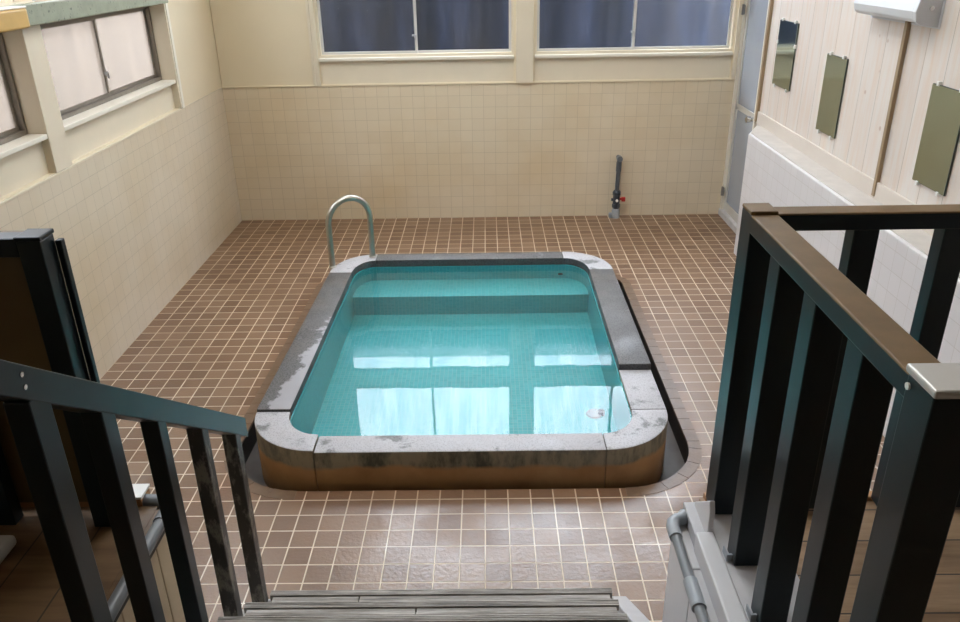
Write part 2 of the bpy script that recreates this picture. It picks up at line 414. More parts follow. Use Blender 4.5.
# bullnose tiles round the trench, laid radially at the corners
g = G(); lo = rim_loop(.058); li = rim_loop(-.002); n = len(lo)
def resample(loop, step):
    out = []
    for i in range(len(loop)):
        a = Vector(loop[i]); b = Vector(loop[(i+1) % len(loop)]); k = max(1, round((b-a).length/step))
        out += [tuple(a.lerp(b, j/k)) for j in range(k)]
    return out
for i in range(n):
    a, b, c, d = map(Vector, (lo[i], lo[(i+1) % n], li[i], li[(i+1) % n]))
    L = (b-a).length; k = max(1, round(L/.1)) if L > .15 else 1
    if L > .5 and a.y < -3.9 and b.y < -3.9: continue
    for j in range(k):
        t0 = j/k + (.0025/L if k > 1 or i % 2 == 0 else 0); t1 = (j+1)/k
        q = [a.lerp(b, t0), a.lerp(b, t1), c.lerp(d, t1), c.lerp(d, t0)]
        vs = [(*p, z) for z in (-.012, .0018) for p in q]
        g.add(vs, [(3, 2, 1, 0), (4, 5, 6, 7), (0, 1, 5, 4), (1, 2, 6, 5), (2, 3, 7, 6), (3, 0, 4, 7)])
struct(g.make('trim_1', M['rim']), 'ring of rust-brown edging tiles round the pool trench', 'tile edging')
# the trench
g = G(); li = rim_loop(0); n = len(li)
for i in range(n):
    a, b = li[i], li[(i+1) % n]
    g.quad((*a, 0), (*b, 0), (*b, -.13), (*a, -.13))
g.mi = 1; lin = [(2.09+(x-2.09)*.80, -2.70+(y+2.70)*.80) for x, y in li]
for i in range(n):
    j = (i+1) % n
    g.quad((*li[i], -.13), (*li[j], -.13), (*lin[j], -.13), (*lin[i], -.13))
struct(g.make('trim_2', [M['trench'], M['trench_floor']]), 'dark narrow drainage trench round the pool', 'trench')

# ------------------------------------------------------------------ walls
def wall_holes(axis, p0, p1, lo, hi, z0, z1, holes, mat, name, label):
    """wall slab spanning lo..hi along its length, with rectangular openings (a0,a1,z0,z1)"""
    g = G(); xs = sorted({lo, hi, *[h[0] for h in holes], *[h[1] for h in holes]}); zs = sorted({z0, z1, *[h[2] for h in holes], *[h[3] for h in holes]})
    for i in range(len(xs)-1):
        for j in range(len(zs)-1):
            cx, cz = (xs[i]+xs[i+1])/2, (zs[j]+zs[j+1])/2
            if any(h[0] < cx < h[1] and h[2] < cz < h[3] for h in holes): continue
            if axis == 'x': g.box(p0, p1, xs[i], xs[i+1], zs[j], zs[j+1])
            else: g.box(xs[i], xs[i+1], p0, p1, zs[j], zs[j+1])
    return g, name, label
# left wall: lower tile part, upper plaster part with windows
LW = [(-2.65, -1.0), (-4.43, -2.82)]
Z0, Z1, Z2, Z3 = 1.37, 1.90, 1.985, 2.56
g = B(-.16, 0, REAR, .16, -.3, TT); g.mi = 1
h = [(a, b, TT+.012, Z1) for a, b in LW] + [(a, b, Z2, Z3) for a, b in LW] + [(a, b, 2.72, 3.9) for a, b in LW]
gg, _, _ = wall_holes('x', -.16, -.006, REAR, .16, TT, TOP, h, None, '', '')
g.add(gg.v, gg.f)
struct(g.make('wall_left', [M['tile_left'], M['plaster']]), 'left wall of cream tiles below and plaster with windows above', 'wall')
# back wall
BW = [(.84, 2.455), (2.63, 4.262)]
g = B(0, W+.16, 0, .16, -.3, TT); g.mi = 1
h = [(a, b, TT+.012, 1.90) for a, b in BW] + [(a, b, 2.03, 2.74) for a, b in BW] + [(a, b, 2.86, 4.05) for a, b in BW]
gg, _, _ = wall_holes('y', .006, .16, 0, W+.16, TT, TOP, h, None, '', '')
g.add(gg.v, gg.f)
struct(g.make('wall_back', [M['tile_back'], M['plaster']]), 'back wall of cream tiles below and plaster with windows above', 'wall')
# right wall (whitewashed planks), opening for the door
gg, _, _ = wall_holes('x', W, W+.16, REAR, .0, -.3, TOP, [(-.60, -.035, .03, 2.0)], None, '', '')
struct(gg.make('wall_right', M['planks']), 'right wall of whitewashed vertical planks', 'wall')
struct(B(0, W, REAR-.1, REAR, 0, TOP).make('wall_front', M['rear']))
SKY = (1.4, 3.0, -3.4, -1.5)  # ceiling opening for an added roof light that brightens the room
g = G(); x0, x1, y0, y1 = SKY
for q in ((-.16, x0, REAR-.1, .16), (x1, W+.16, REAR-.1, .16), (x0, x1, REAR-.1, y0), (x0, x1, y1, .16)): g.box(*q, TOP, TOP+.1)
struct(g.make('ceiling', M['ceil']))
t = semp('window_20', (2.2, -2.4, TOP), 'unseen roof light added over the pool to brighten the room', 'window')
g = G()
for q in ((x0, x0+.04, y0, y1), (x1-.04, x1, y0, y1), (x0, x1, y0, y0+.04), (x0, x1, y1-.04, y1), (2.18, 2.22, y0, y1)): g.box(*q, TOP, TOP+.14)
g.make('window_frame', M['cream_wood'], t)
B(x0, x1, y0, y1, TOP+.10, TOP+.104).make('pane', M['glass_added_roof'], t)

# trims of the left wall
t = semp('trim_3', (0, -1.8, TT), 'cream mouldings and posts between the left windows', 'moulding')
g = B(-.02, .004, REAR, -.98, TT-.004, TT+.008)
g.make('moulding', M['cream_wood'], t, bevel=.003)
for y0, y1 in ((-2.82, -2.65), (-4.60, -4.43)):
    B(-.15, .006, y0-.002, y1+.002, TT+.01, 2.0 if y0 > -3 else TOP).make('post', M['cream_wood'], t, bevel=.004)
B(-.006, .018, -.985, -.945, TT+.005, TOP).make('moulding', M['white_edge'], t, bevel=.003)
B(-.158, .012, -1.003, -.985, TT+.015, TOP).make('moulding', M['cream_wood'], t, bevel=.003)
for a, b in LW:
    B(-.15, -.035, a, b, TT+.012, Z0-.0).make('sill_panel', M['cream_wood'], t)
o = B(-.006, .055, -4.9, -1.02, 1.895, 1.992).make('trim_4', M['green_beam'], bevel=.006)
struct(o, 'weathered mint-green beam above the left windows', 'beam')
g = G(); prof = arc((0.0, 0), .10, .10, -90, 90, 10)
g.prism([(.058, -3.9), (.058, -2.98), (.066, -2.955), (.085, -2.94), (.105, -2.94), (.125, -2.955), (.135, -2.985), (.135, -3.9)], 1.90, 1.985)
o = g.make('wall_bracket', [M['yellow_wood']], bevel=.014, seg=3)
tag(o, 'yellowed wooden bar with white top on the green beam at the upper left corner', 'bracket')
B(.062, .13, -3.9, -2.96, 1.985, 1.994).make('cap', M['white_edge'], o, bevel=.004)
o.location = (0, 0, 0)
# trims of the back wall
t = semp('trim_5', (2, 0, TT), 'cream mouldings and post round the back windows', 'moulding')
for x0, x1, d in ((.778, .80, .02), (.80, .836, .012), (4.268, 4.30, .02), (2.475, 2.616, .03)):
    B(x0, x1, -d, .02, TT+.004, TOP).make('moulding' if x1-x0 < .1 else 'post', M['cream_wood'], t, bevel=.003)
for a, b in BW:
    B(a, b, .022, .14, TT+.012, 1.37).make('sill_panel', M['cream_wood'], t)
B(0, W, -.008, .01, TT-.004, TT+.008).make('moulding', M['plaster'], t, bevel=.002)

# ------------------------------------------------------------------ windows
wn = 0
def window(axis, a0, a1, z0, z1, depth, framemat, glassmat, label, sill=True, lock=True):
    """two sliding sashes; axis 'y' = back wall (runs along X), 'x' = left wall (runs along Y)"""
    global wn; wn += 1
    if axis == 'y': tr = lambda u0, u1, d0, d1, q0, q1: (u0, u1, d0, d1, q0, q1)
    else: tr = lambda u0, u1, d0, d1, q0, q1: (-d1, -d0, u0, u1, q0, q1)
    loc = ((a0+a1)/2, depth, z0) if axis == 'y' else (-depth, (a0+a1)/2, z0)
    r = semp('window_%d' % wn, loc, label, 'window')
    fr = G(); w = .016 if axis == 'x' else .018
    for u0, u1, q0, q1 in ((a0, a1, z0, z0+.03), (a0, a1, z1-.03, z1), (a0, a0+w, z0+.03, z1-.03), (a1-w, a1, z0+.03, z1-.03)):
        fr.box(*tr(u0, u1, depth-(.03 if axis == 'y' else .008), depth+.05, q0, q1))
    fr.make('window_frame', M['cream_wood'] if axis == 'y' else framemat, r, bevel=.002)
    if sill: B(*tr(a0-.001, a1+.001, -.004 if axis == 'x' else -.012, depth+.06, z0-.018, z0+.008)).make('window_sill', M['white_edge'], r, bevel=.004)
    mid = (a0+a1)/2; sw = .02
    for k, (u0, u1, d) in enumerate(((a0+w, mid+.012, .012), (mid-.012, a1-w, .026))):
        s = G(); dd = depth+d
        for q in ((u0, u1, z0+.03, z0+.05), (u0, u1, z1-.05, z1-.03), (u0, u0+sw, z0+.05, z1-.05), (u1-sw, u1, z0+.05, z1-.05)):
            s.box(*tr(q[0], q[1], dd-.007, dd+.007, q[2], q[3]))
        so = s.make('sash', framemat, r, bevel=.0015)
        B(*tr(u0+sw, u1-sw, dd-.0015, dd+.0015, z0+.05, z1-.05)).make('pane', glassmat, so)
    if lock:
        lz = z0 + .155
        g = B(*tr(mid-.012, mid+.010, depth-.012, depth+.006, lz, lz+.02))
        g.box(*tr(mid-.028, mid-.002, depth-.02, depth-.010, lz+.012, lz+.026)).box(*tr(mid-.004, mid+.006, depth-.018, depth-.006, lz-.02, lz+.01))
        g.make('latch', M['alu'], r, bevel=.002)
    return r
window('y', *BW[0], 1.385, 1.90, .05, M['alu_pale'], M['glass_back'], 'lower left window in the back wall with dark blue streaky panes')
window('y', *BW[1], 1.385, 1.90, .05, M['alu_pale'], M['glass_back'], 'lower right window in the back wall beside the door')
window('y', *BW[0], 2.03, 2.74, .05, M['alu_pale'], M['glass_back'], 'upper left window in the back wall, seen mirrored in the water')
window('y', *BW[1], 2.03, 2.74, .05, M['alu_pale'], M['glass_back'], 'upper right window in the back wall, seen mirrored in the water')
window('x', LW[0][0]+.004, LW[0][1]-.005, 1.375, 1.90, .10, M['bronze'], M['glass_left'], 'frosted sliding window in the left wall under the green beam')
window('x', LW[1][0]+.004, LW[1][1]-.004, 1.375, 1.90, .10, M['bronze'], M['glass_left'], 'frosted left wall window nearest the camera, cut by the frame')
window('x', LW[0][0]+.004, LW[0][1]-.005, 1.99, 2.56, .10, M['alu'], M['glass_back'], 'upper left wall window above the green beam', sill=False)
window('x', LW[1][0]+.004, LW[1][1]-.004, 1.99, 2.56, .10, M['alu'], M['glass_back'], 'upper left wall window nearest the camera', sill=False)

for a, b in BW: window('y', a, b, 2.86, 4.05, .05, M['alu_pale'], M['glass_back'], 'added unseen clerestory window high in the back wall, %s one' % ('left' if a < 2 else 'right'), lock=False)  # unseen windows added for room light and the wet floor's sheen
for a, b in LW: window('x', a+.004, b-.005, 2.72, 3.9, .10, M['alu'], M['glass_back'], 'added unseen clerestory window high in the left wall, %s one' % ('far' if a > -3 else 'near'), lock=False)  # unseen windows added to brighten the room
# ------------------------------------------------------------------ door
t = semp('door_1', (W, -.3, 0), 'narrow blue-grey metal door in the right wall by the back corner', 'door')
g = G()
g.box(W-.02, W+.04, -.036, -.0, 0.0, 2.04).box(W-.02, W+.04, -.625, -.60, 0.0, 2.04).box(W-.02, W+.04, -.60, -.036, 2.0, 2.04)
g.make('door_frame', M['white_edge'], t, bevel=.003)
B(W-.03, W+.05, -.62, -.0, 0, .055).make('threshold', M['kerb'], t, bevel=.004)
g = G(); x0, x1 = W+.005, W+.035
g.box(x0, x1, -.60, -.036, .055, .13).box(x0, x1, -.60, -.036, 1.93, 2.0).box(x0, x1, -.60, -.036, .94, .985).box(x0, x1, -.60, -.566, .13, 1.93).box(x0, x1, -.07, -.036, .13, 1.93)
lf = g.make('door_leaf', M['alu_pale'], t, bevel=.002)
lf['label'] = 'pale aluminium door stiles'
B(x0+.01, x1-.008, -.57, -.066, .13, .94).make('kick_panel', M['glass_door'], t)
B(x0+.01, x1-.008, -.57, -.066, .985, 1.93).make('upper_panel', M['glass_door'], t)
g = G().tube([(W+.006, -.545, .945), (W-.02, -.545, .945)], [.016, .014]).tube([(W-.02, -.545, .945), (W-.026, -.545, .945), (W-.055, -.545, .945), (W-.064, -.545, .945)], [.012, .024, .026, .012])
g.make('door_knob', M['chrome'], t, smooth=True)
for z in (.22, 1.72):
    G().tube([(W-.024, -.03, z-.04), (W-.024, -.03, z+.04)], .010).box(W-.022, W-.016, -.06, -.008, z-.035, z+.035).make('hinge', M['hatch'], t)
struct(B(W-.022, W, -.66, -.628, .95, TOP).make('trim_6', M['batten'], bevel=.002), 'tan wooden strip between the door and the plank wall', 'strip')

# ------------------------------------------------------------------ ledge and boards along the right wall
LX = 4.145; LZ = .932
g = G().prism([(LX, REAR), (W, REAR), (W, -.665), (LX, -1.0)], 0, LZ)
o = g.make('trim_7', M['tile_ledge'], bevel=.006)
struct(o, 'white tiled low ledge wall along the right side', 'ledge')
struct(G().prism([(LX+.022, REAR), (W, REAR), (W, -.67), (LX+.022, -.985)], LZ-.002, LZ+.006).make('trim_8', M['ledge_top'], bevel=.002), 'beige mortar top of the right ledge', 'ledge top')
struct(B(W-.014, W, REAR, -.66, LZ+.006, 1.03).make('baseboard_right', M['skirt'], bevel=.003), 'horizontal whitewashed board under the planks', 'baseboard')
struct(B(W-.02, W, -2.685, -2.655, LZ+.02, TOP).make('trim_9', M['batten'], bevel=.002), 'tan vertical batten between the second and third mirrors', 'batten')
g = G()
for y in (-.66,): pass

# ------------------------------------------------------------------ mirrors
def mirror(y0, y1, z0, z1, label):
    t = thing('wall_mirror', label, 'mirror', (W, (y0+y1)/2, z0), 'narrow frameless mirrors on the plank wall')
    B(W-.010, W-.002, y0, y1, z0, z1).make('backing', M['mirror_edge'], t, bevel=.001)
    B(W-.0125, W-.0100, y0+.002, y1-.002, z0+.002, z1-.002).make('glass', M['mirror'], t)
    for y in (y0+.05, y1-.05):
        for z in (z0-.004, z1+.004):
            B(W-.017, W, y-.009, y+.009, z-.010, z+.010).make('clip', M['clip'], t, bevel=.002)
    if z1 > 1.65:
        for y in (y0, y1): B(W-.017, W, y-.008, y+.008, z1-.16, z1-.135).make('clip', M['clip'], t, bevel=.002)
mirror(-1.225, -.88, 1.27, 1.71, 'narrow mirror nearest the door, dark window reflected in its top')
mirror(-2.06, -1.772, 1.126, 1.584, 'narrow middle mirror between the door-side mirror and the tan batten')
mirror(-3.30, -3.01, 1.135, 1.594, 'narrow mirror right of the tan batten, near the picture edge')

# ------------------------------------------------------------------ wall lamp
t = thing('fluorescent_lamp', 'white plastic wall lamp housing high on the plank wall above the batten', 'lamp', (W, -2.5, 1.84))
g = G().prism_y([(W, 1.835), (W, 1.995), (W-.055, 1.99), (W-.10, 1.965), (W-.115, 1.90), (W-.105, 1.862), (W-.085, 1.85)], -2.90, -2.25)
g.make('cover', M['lamp_white'], t, bevel=.008, seg=3)
B(W-.004, W+.0, -2.95, -2.24, 1.825, 2.0).make('back_plate', M['lamp_white'], t)
g = G().prism_y([(W, 1.83), (W, 2.0), (W-.058, 1.994), (W-.104, 1.969), (W-.119, 1.90), (W-.109, 1.857), (W-.087, 1.844)], -2.935, -2.90)
g.make('end_cap', M['lamp_white'], t, bevel=.004)
G().tube([(W-.05, -2.935, 1.915), (W-.05, -2.942, 1.915)], .010).make('screw', M['chrome'], t)

# ------------------------------------------------------------------ pool
pool = thing('pool', 'small turquoise sunken bath with rounded stone coping in the middle of floor', 'pool', (2.08, -2.7, -.13))
cFL, cFR = (1.43, -3.53), (2.745, -3.53); cBL, cBR = (1.42, -1.77), (2.76, -1.77)
def lerp2(a, b, t): return (a[0]+(b[0]-a[0])*t, a[1]+(b[1]-a[1])*t)
oFL = arc(cFL, .34, .335, 180, 270, 12); iFL = arc(cFL, .175, .20, 180, 270, 12)
oFR = arc(cFR, .335, .335, 270, 360, 12); iFR = arc(cFR, .165, .20, 270, 360, 12)
oBR = arc(cBR, .32, .35, 0, 90, 10); iBR = arc(cBR, .155, .22, 0, 90, 10)
oBL = arc(cBL, .29, .35, 90, 180, 10); iBL = arc(cBL, .135, .22, 90, 180, 10)
BASE = -.135; HB, HF = .19, .158; gp = .0015
def slab(o, i, zt, mat, label=None, h0=BASE):
    ob = G().strip(o, i, h0, zt).make('coping_stone', mat, pool, bevel=.005, smooth=True, seg=3)
    if label: ob['label'] = label
    return ob
def seg(o0, o1, i0, i1, n=1):
    return [lerp2(o0, o1, k/n) for k in range(n+1)], [lerp2(i0, i1, k/n) for k in range(n+1)]
slab(oFL, iFL, .168, M['stone_light'])
slab(*seg((cFL[0]+.002, oFL[-1][1]), (cFR[0]-.002, oFR[0][1]), (cFL[0]+.002, iFL[-1][1]), (cFR[0]-.002, iFR[0][1])), HF, M['stone_light'])
slab(oFR, iFR, HF, M['stone_light'])
mR = .225
mo, mi_ = lerp2(oFR[-1], oBR[0], mR), lerp2(iFR[-1], iBR[0], mR)
slab(*seg((oFR[-1][0], oFR[-1][1]+.002), mo, (iFR[-1][0], iFR[-1][1]+.002), mi_), HF, M['stone_light'])
slab(*seg((mo[0], mo[1]+.003), (oBR[0][0], oBR[0][1]-.002), (mi_[0], mi_[1]+.003), (iBR[0][0], iBR[0][1]-.002)), HB, M['stone_dark'], 'dark speckled granite coping, right side')
slab(oBR, iBR, HB, M['stone_pale'])
slab(*seg((cBR[0]-.002, oBR[-1][1]), (cBL[0]+.002, oBL[0][1]), (cBR[0]-.002, iBR[-1][1]), (cBL[0]+.002, iBL[0][1])), HB, M['stone_dark'], 'dark speckled granite coping, back side')
slab(oBL, iBL, HB, M['stone_pale'])
sl = G().strip(*seg((oBL[-1][0], oBL[-1][1]-.002), (oFL[0][0], oFL[0][1]+.002), (iBL[-1][0], iBL[-1][1]-.002), (iFL[0][0], iFL[0][1]+.002)), BASE, HB)
for k, v in enumerate(sl.v):
    if v[2] > 0: sl.v[k] = (v[0], v[1], HB if v[1] > -2.5 else .180)
o = sl.make('coping_stone', M['stone_crust'], pool, bevel=.005, smooth=True, seg=3); o['label'] = 'dark speckled granite coping, left side'
# basin (shell with thickness): inner faces under the coping
inner = [(x, y) for x, y in iFL + iFR + iBR + iBL]
ins = [(2.08+(x-2.08)*.992, -2.7+(y+2.7)*.994) for x, y in inner]
out_ = [(2.08+(x-2.08)*1.06, -2.7+(y+2.7)*1.05) for x, y in inner]
ZF = -.42; n = len(ins)
g = G()
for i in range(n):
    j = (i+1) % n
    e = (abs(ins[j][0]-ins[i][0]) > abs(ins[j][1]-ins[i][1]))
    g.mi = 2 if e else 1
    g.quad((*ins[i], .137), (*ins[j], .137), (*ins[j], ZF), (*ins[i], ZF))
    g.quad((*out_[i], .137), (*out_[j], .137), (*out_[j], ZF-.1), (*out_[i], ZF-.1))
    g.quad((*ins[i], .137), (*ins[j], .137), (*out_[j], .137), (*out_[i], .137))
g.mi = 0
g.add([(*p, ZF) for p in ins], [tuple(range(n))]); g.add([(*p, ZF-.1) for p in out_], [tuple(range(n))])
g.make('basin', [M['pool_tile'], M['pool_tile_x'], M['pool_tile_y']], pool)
# bench under water along the back
bx = [p for p in ins if p[1] > -1.87]
bx = sorted(iBL + iBR, key=lambda p: p[0])
g = G(); g.mi = 0
poly = [(p[0], p[1]) for p in iBR + iBL]; poly = [(2.08+(x-2.08)*.993, y) for x, y in poly if y > -1.85]
poly = [(poly[0][0], -1.85)] + poly + [(poly[-1][0], -1.85)]
g.prism(poly, ZF, -.115)
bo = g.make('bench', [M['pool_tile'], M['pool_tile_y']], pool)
for p in bo.data.polygons:
    if abs(p.normal.z) < .5: p.material_index = 1
G().tube([(2.74, -1.565, -.035), (2.74, -1.545, -.035)], .018).make('inlet', M['pvc_dark'], pool)
G().tube([(2.80, -3.08, ZF), (2.80, -3.08, ZF+.012)], [.045, .040], 24).make('drain_cover', M['pvc_light'], pool)
G().tube([(2.838, -3.085, ZF+.0), (2.838, -3.085, ZF+.04)], .02, 16).make('drain_plug', M['pvc_dark'], pool)
# water
wl = [(2.08+(x-2.08)*1.006, -2.7+(y+2.7)*1.0045) for x, y in inner]
g = G().add([(*p, .14) for p in wl], [tuple(range(len(wl)))])
o = g.make('pool_water', M['water']); tag(o, 'clear turquoise water filling the pool, mirroring the windows', 'water', kind='stuff')
for p in o.data.polygons:
    if p.normal.z < 0: p.flip()

# grab rail on the back-left corner
t = thing('grab_rail', 'stainless steel arched grab rail on the back left coping corner', 'grab rail', (1.26, -1.57, HB))
f1, f2 = Vector((1.135, -1.668, HB)), Vector((1.392, -1.475, HB))
d = (f2-f1); w = d.length; ux = d.normalized(); c = (f1+f2)/2; R = w/2
zt = .60-R+.055
path = [f1-Vector((0, 0, .03))]+[f1+Vector((0, 0, k*(zt-HB)/5)) for k in range(6)]
for k in range(1, 18):
    a = math.pi-math.pi*k/18
    path.append(c+ux*R*math.cos(a)+Vector((0, 0, zt-HB+R*math.sin(a))))
path += [f2+Vector((0, 0, k*(zt-HB)/5)) for k in range(5, -1, -1)]+[f2-Vector((0, 0, .03))]
G().tube(path, .021, 16).make('tube', M['steel'], t, smooth=True)
for f in (f1, f2): G().tube([f-Vector((0, 0, .004)), f+Vector((0, 0, .006)), f+Vector((0, 0, .010))], [.027, .026, .019], 18).make('flange', M['steel'], t)

# ------------------------------------------------------------------ stand-pipe with valve at the back wall
t = thing('stand_pipe', 'dark grey stand-pipe with red valve handle against the back wall tiles', 'pipe', (3.36, -.06, 0))
X = 3.362; Y = -.062
G().tube([(X, Y, .0), (X, Y, .005), (X, Y, .07), (X, Y, .085)], [.034, .036, .036, .028], 18).make('collar', M['pvc_light'], t, smooth=True)
B(X-.062, X-.028, Y-.022, Y+.022, 0, .045).make('cement_blob', M['pvc_light'], t, bevel=.012)
v = G().tube([(X, Y, .085), (X, Y, .10), (X, Y, .125), (X, Y, .128), (X, Y, .205), (X, Y, .208), (X, Y, .235), (X, Y, .25)], [.028, .036, .036, .031, .031, .036, .036, .026], 8)
v.tube([(X-.045, Y, .165), (X, Y, .165)], .013, 8)
vo = v.make('valve', M['pvc_dark'], t)
G().tube([(X, Y-.031, .165), (X, Y-.042, .165)], .012, 10).make('label_boss', M['clip'], vo)
g = G().tube([(X+.028, Y, .17), (X+.052, Y, .172)], .012, 8).box(X+.045, X+.078, Y-.012, Y+.012, .148, .186)
g.make('handle', M['red'], vo, bevel=.004)
pts = [(X, Y, .24), (X+.004, Y, .40), (X+.006, Y, .50)] + [(X+.006, Y+.03-.03*math.cos(a), .50+.03*math.sin(a)) for a in [math.radians(q) for q in (20, 45, 70, 90)]] + [(X+.006, 0.005, .53)]
G().tube(pts, .0195, 14).make('pipe', M['pvc_mid'], t, smooth=True)
G().tube([(X+.004, Y, .42), (X+.006, Y, .50)], .0235, 14).make('coupling', M['pvc_mid'], t, smooth=True)
G().tube([(X+.006, Y+.012, .533), (X+.006, Y-.035, .533)], .025, 14).make('elbow', M['pvc'], t, smooth=True)

# ------------------------------------------------------------------ stairs
SX0, SX1 = 1.445, 2.645; RISE = .15; RUN = .205; SY = -4.69
st = thing('staircase', 'weathered grey slatted wooden steps leading down to the pool floor', 'staircase', (2.05, -5.1, 0))
def tread(k):
    y1 = SY-RUN*k; z = RISE*(k+1); g = G(); y = y1; i = 0; depth = .27
    while y > y1-depth:
        w = .024; 
        # slats butt-joined at staggered places
        j = SX0+(.28+.37*((i*1.7+k*.6) % 1.6))*(SX1-SX0)/1.2 if i % 2 else None
        x1 = SX1-.016*k; x0 = SX0+(.014 if k == 0 else 0)
        spans = [(x0-.012*(i % 2 == 0), x1)] if j is None or not SX0+.1 < j < SX1-.1 else [(x0, j-.0025), (j+.0025, x1-.01)]
        for a, b in spans:
            if i % 2 == 0:    # grooved slat
                g.box(a, b, y-w, y, z-.024, z-.003)
                for q in range(4): g.box(a, b, y-w+.0005+q*.0062, y-w+.0047+q*.0062, z-.004, z)
            else: g.box(a, b, y-w, y, z-.024, z-.004)
        y -= w+.0045; i += 1
    g.make('tread', M['slat'], st)
    G().box(SX0+.02, SX1-.02, y1-.045, y1-.03, z-RISE, z-.024).make('riser', M['slat'], st)
for k in range(4): tread(k)
def stringer(x0, x1):
    g = G().prism_x([(SY+.055, 0), (SY+.055, .055), (SY+.0, .11), (SY-RUN*4, .11+RISE*4-.02), (SY-RUN*4, 0)], x0, x1)
    g.make('stringer', M['kerb'], st, bevel=.004)
stringer(SX1+.0, SX1+.055); stringer(SX0-.05, SX0-.0)

# main landing (camera side)
LZ0 = .75
o = B(SX0-.18, 2.84-.05, REAR, SY-RUN*4+.0, LZ0-.12, LZ0).make('stair_landing', M['deck']); struct(o)

# ------------------------------------------------------------------ right platform
PZ = .70; FY = -4.90
rp = thing('right_platform', 'raised wooden platform with white boarded side right of the steps', 'platform', (3.4, -6, 0))
B(2.80, 2.846, -5.06, FY, PZ-.06, PZ-.012).make('corner_block', M['kerb'], rp, bevel=.003)
B(2.847, LX-.004, -8.9, FY, PZ-.05, PZ).make('deck', M['deck'], rp)
g = G(); y = FY
while y > -6.6:
    g.box(2.775, 2.80, y-.236, y, .0, PZ-.052); y -= .24
g.make('side_panel', M['side_white'], rp, bevel=.003)
B(2.80, LX-.004, FY-.03, FY, .0, PZ-.05).make('front_panel', M['side_white'], rp)
B(2.795, 2.845, -6.6, -5.06, PZ-.055, PZ+.012).make('edge_board', M['side_white'], rp, bevel=.005)
B(2.846, 3.02, -6.6, FY-.02, PZ, PZ+.006).make('edge_strip', M['kerb'], rp, bevel=.001)
B(2.86, LX-.004, FY-.018, FY+.012, PZ-.02, PZ+.014).make('front_board', M['curb_wood'], rp, bevel=.003)
g = G().prism_x([(FY+.02, PZ-.10), (FY+.02, PZ+.03), (FY-.04, PZ+.03), (FY-.15, PZ-.02), (FY-.12, PZ-.07)], 2.80, 2.812)
g2 = G().prism_x([(-5.038, .80), (-4.915, .70), (-4.865, .585), (-5.03, .60), (-5.055, .70), (-5.054, .77)], 2.83, 2.846)
g2.make('corner_plate', M['side_white'], rp, bevel=.003)

rc = thing('conduit_pipe', 'grey plastic conduit with coupling along the white right platform side', 'pipe', (2.765, -5.5, PZ-.08), 'grey conduits along the platform edges')
cz = PZ-.035; cx = 2.752
p = [(2.80, -4.93, cz)]+[(cx+.035-.035*math.sin(a), -4.955+.025-.0-.035*(1-math.cos(a))-.02, cz) for a in [math.radians(q) for q in (0, 30, 60, 90)]]
G().tube(p+[(cx, -5.03, cz)], .019, 14).make('elbow', M['pvc_light'], rc, smooth=True)
G().tube([(cx, -5.02, cz), (cx, -6.6, cz)], .0145, 14).make('pipe', M['pvc'], rc, smooth=True)
for y in (-5.20,):
    G().tube([(cx, y, cz), (cx, y-.095, cz)], .0195, 14).make('coupling', M['pvc_light'], rc, smooth=True)

# right guard railing
gr = thing('guard_railing', 'dark wooden guard railing with brown top round the right platform', 'railing', (2.89, -4.95, PZ))
RX0, RX1 = 2.862, 2.924; RZ = 1.605
def post(par, x0, x1, y0, y1, z0, z1, name='post', mat='rail_dark', capmat=None):
    o = B(x0, x1, y0, y1, z0, z1).make(name, M[mat], par, bevel=.003)
    return o
post(gr, RX0, RX1, -4.985, -4.905, PZ+.008, RZ-.002)
B(RX0-.002, RX1+.002, -4.982, -4.908, RZ-.002, RZ+.008).make('post_top', M['rail_top'], gr, bevel=.003)
for y in (-5.128, -5.335, -5.545):
    post(gr, RX0+.002, RX1+.006, y-.064, y, PZ+.007, RZ-.045, 'baluster')
    b_ = B(RX0-.012, RX0+.002, y-.044, y-.038, PZ+.006, PZ+.028).box(RX0-.012, RX0-.0085, y-.04, y-.006, PZ+.006, PZ+.026)
    b_.make('bracket', M['pvc_light'], gr)
post(gr, RX0-.008, RX1+.006, -5.84, -5.765, PZ+.008, RZ+.006)
o = B(RX0-.012, RX1+.012, -5.846, -5.76, RZ+.006, RZ+.02).make('post_cap', M['cap'], gr, bevel=.004); o['label'] = 'pale zinc post cap'
G().tube([(RX0-.009, -5.775, RZ-.012), (RX0-.012, -5.775, RZ-.012)], .006, 8).make('screw', M['clip'], gr)
# handrails: brown top faces, dark sides
def hrail(x0, x1, y0, y1):
    o = B(x0, x1, y0, y1, RZ-.045, RZ).make('handrail', [M['rail_dark'], M['rail_top']], gr, bevel=.004)
    for p in o.data.polygons:
        if p.normal.z > .3: p.material_index = 1
hrail(RX0-.002, RX1+.002, -5.765, -4.982)
hrail(RX1+.002, LX, -4.977, -4.915)
for k in range(5):
    x = 3.12+.22*k
    post(gr, x, x+.062, -4.972, -4.922, PZ+.014, RZ-.045, 'baluster')
hrail(RX1+.006, 3.9, -5.835, -5.775) if False else None

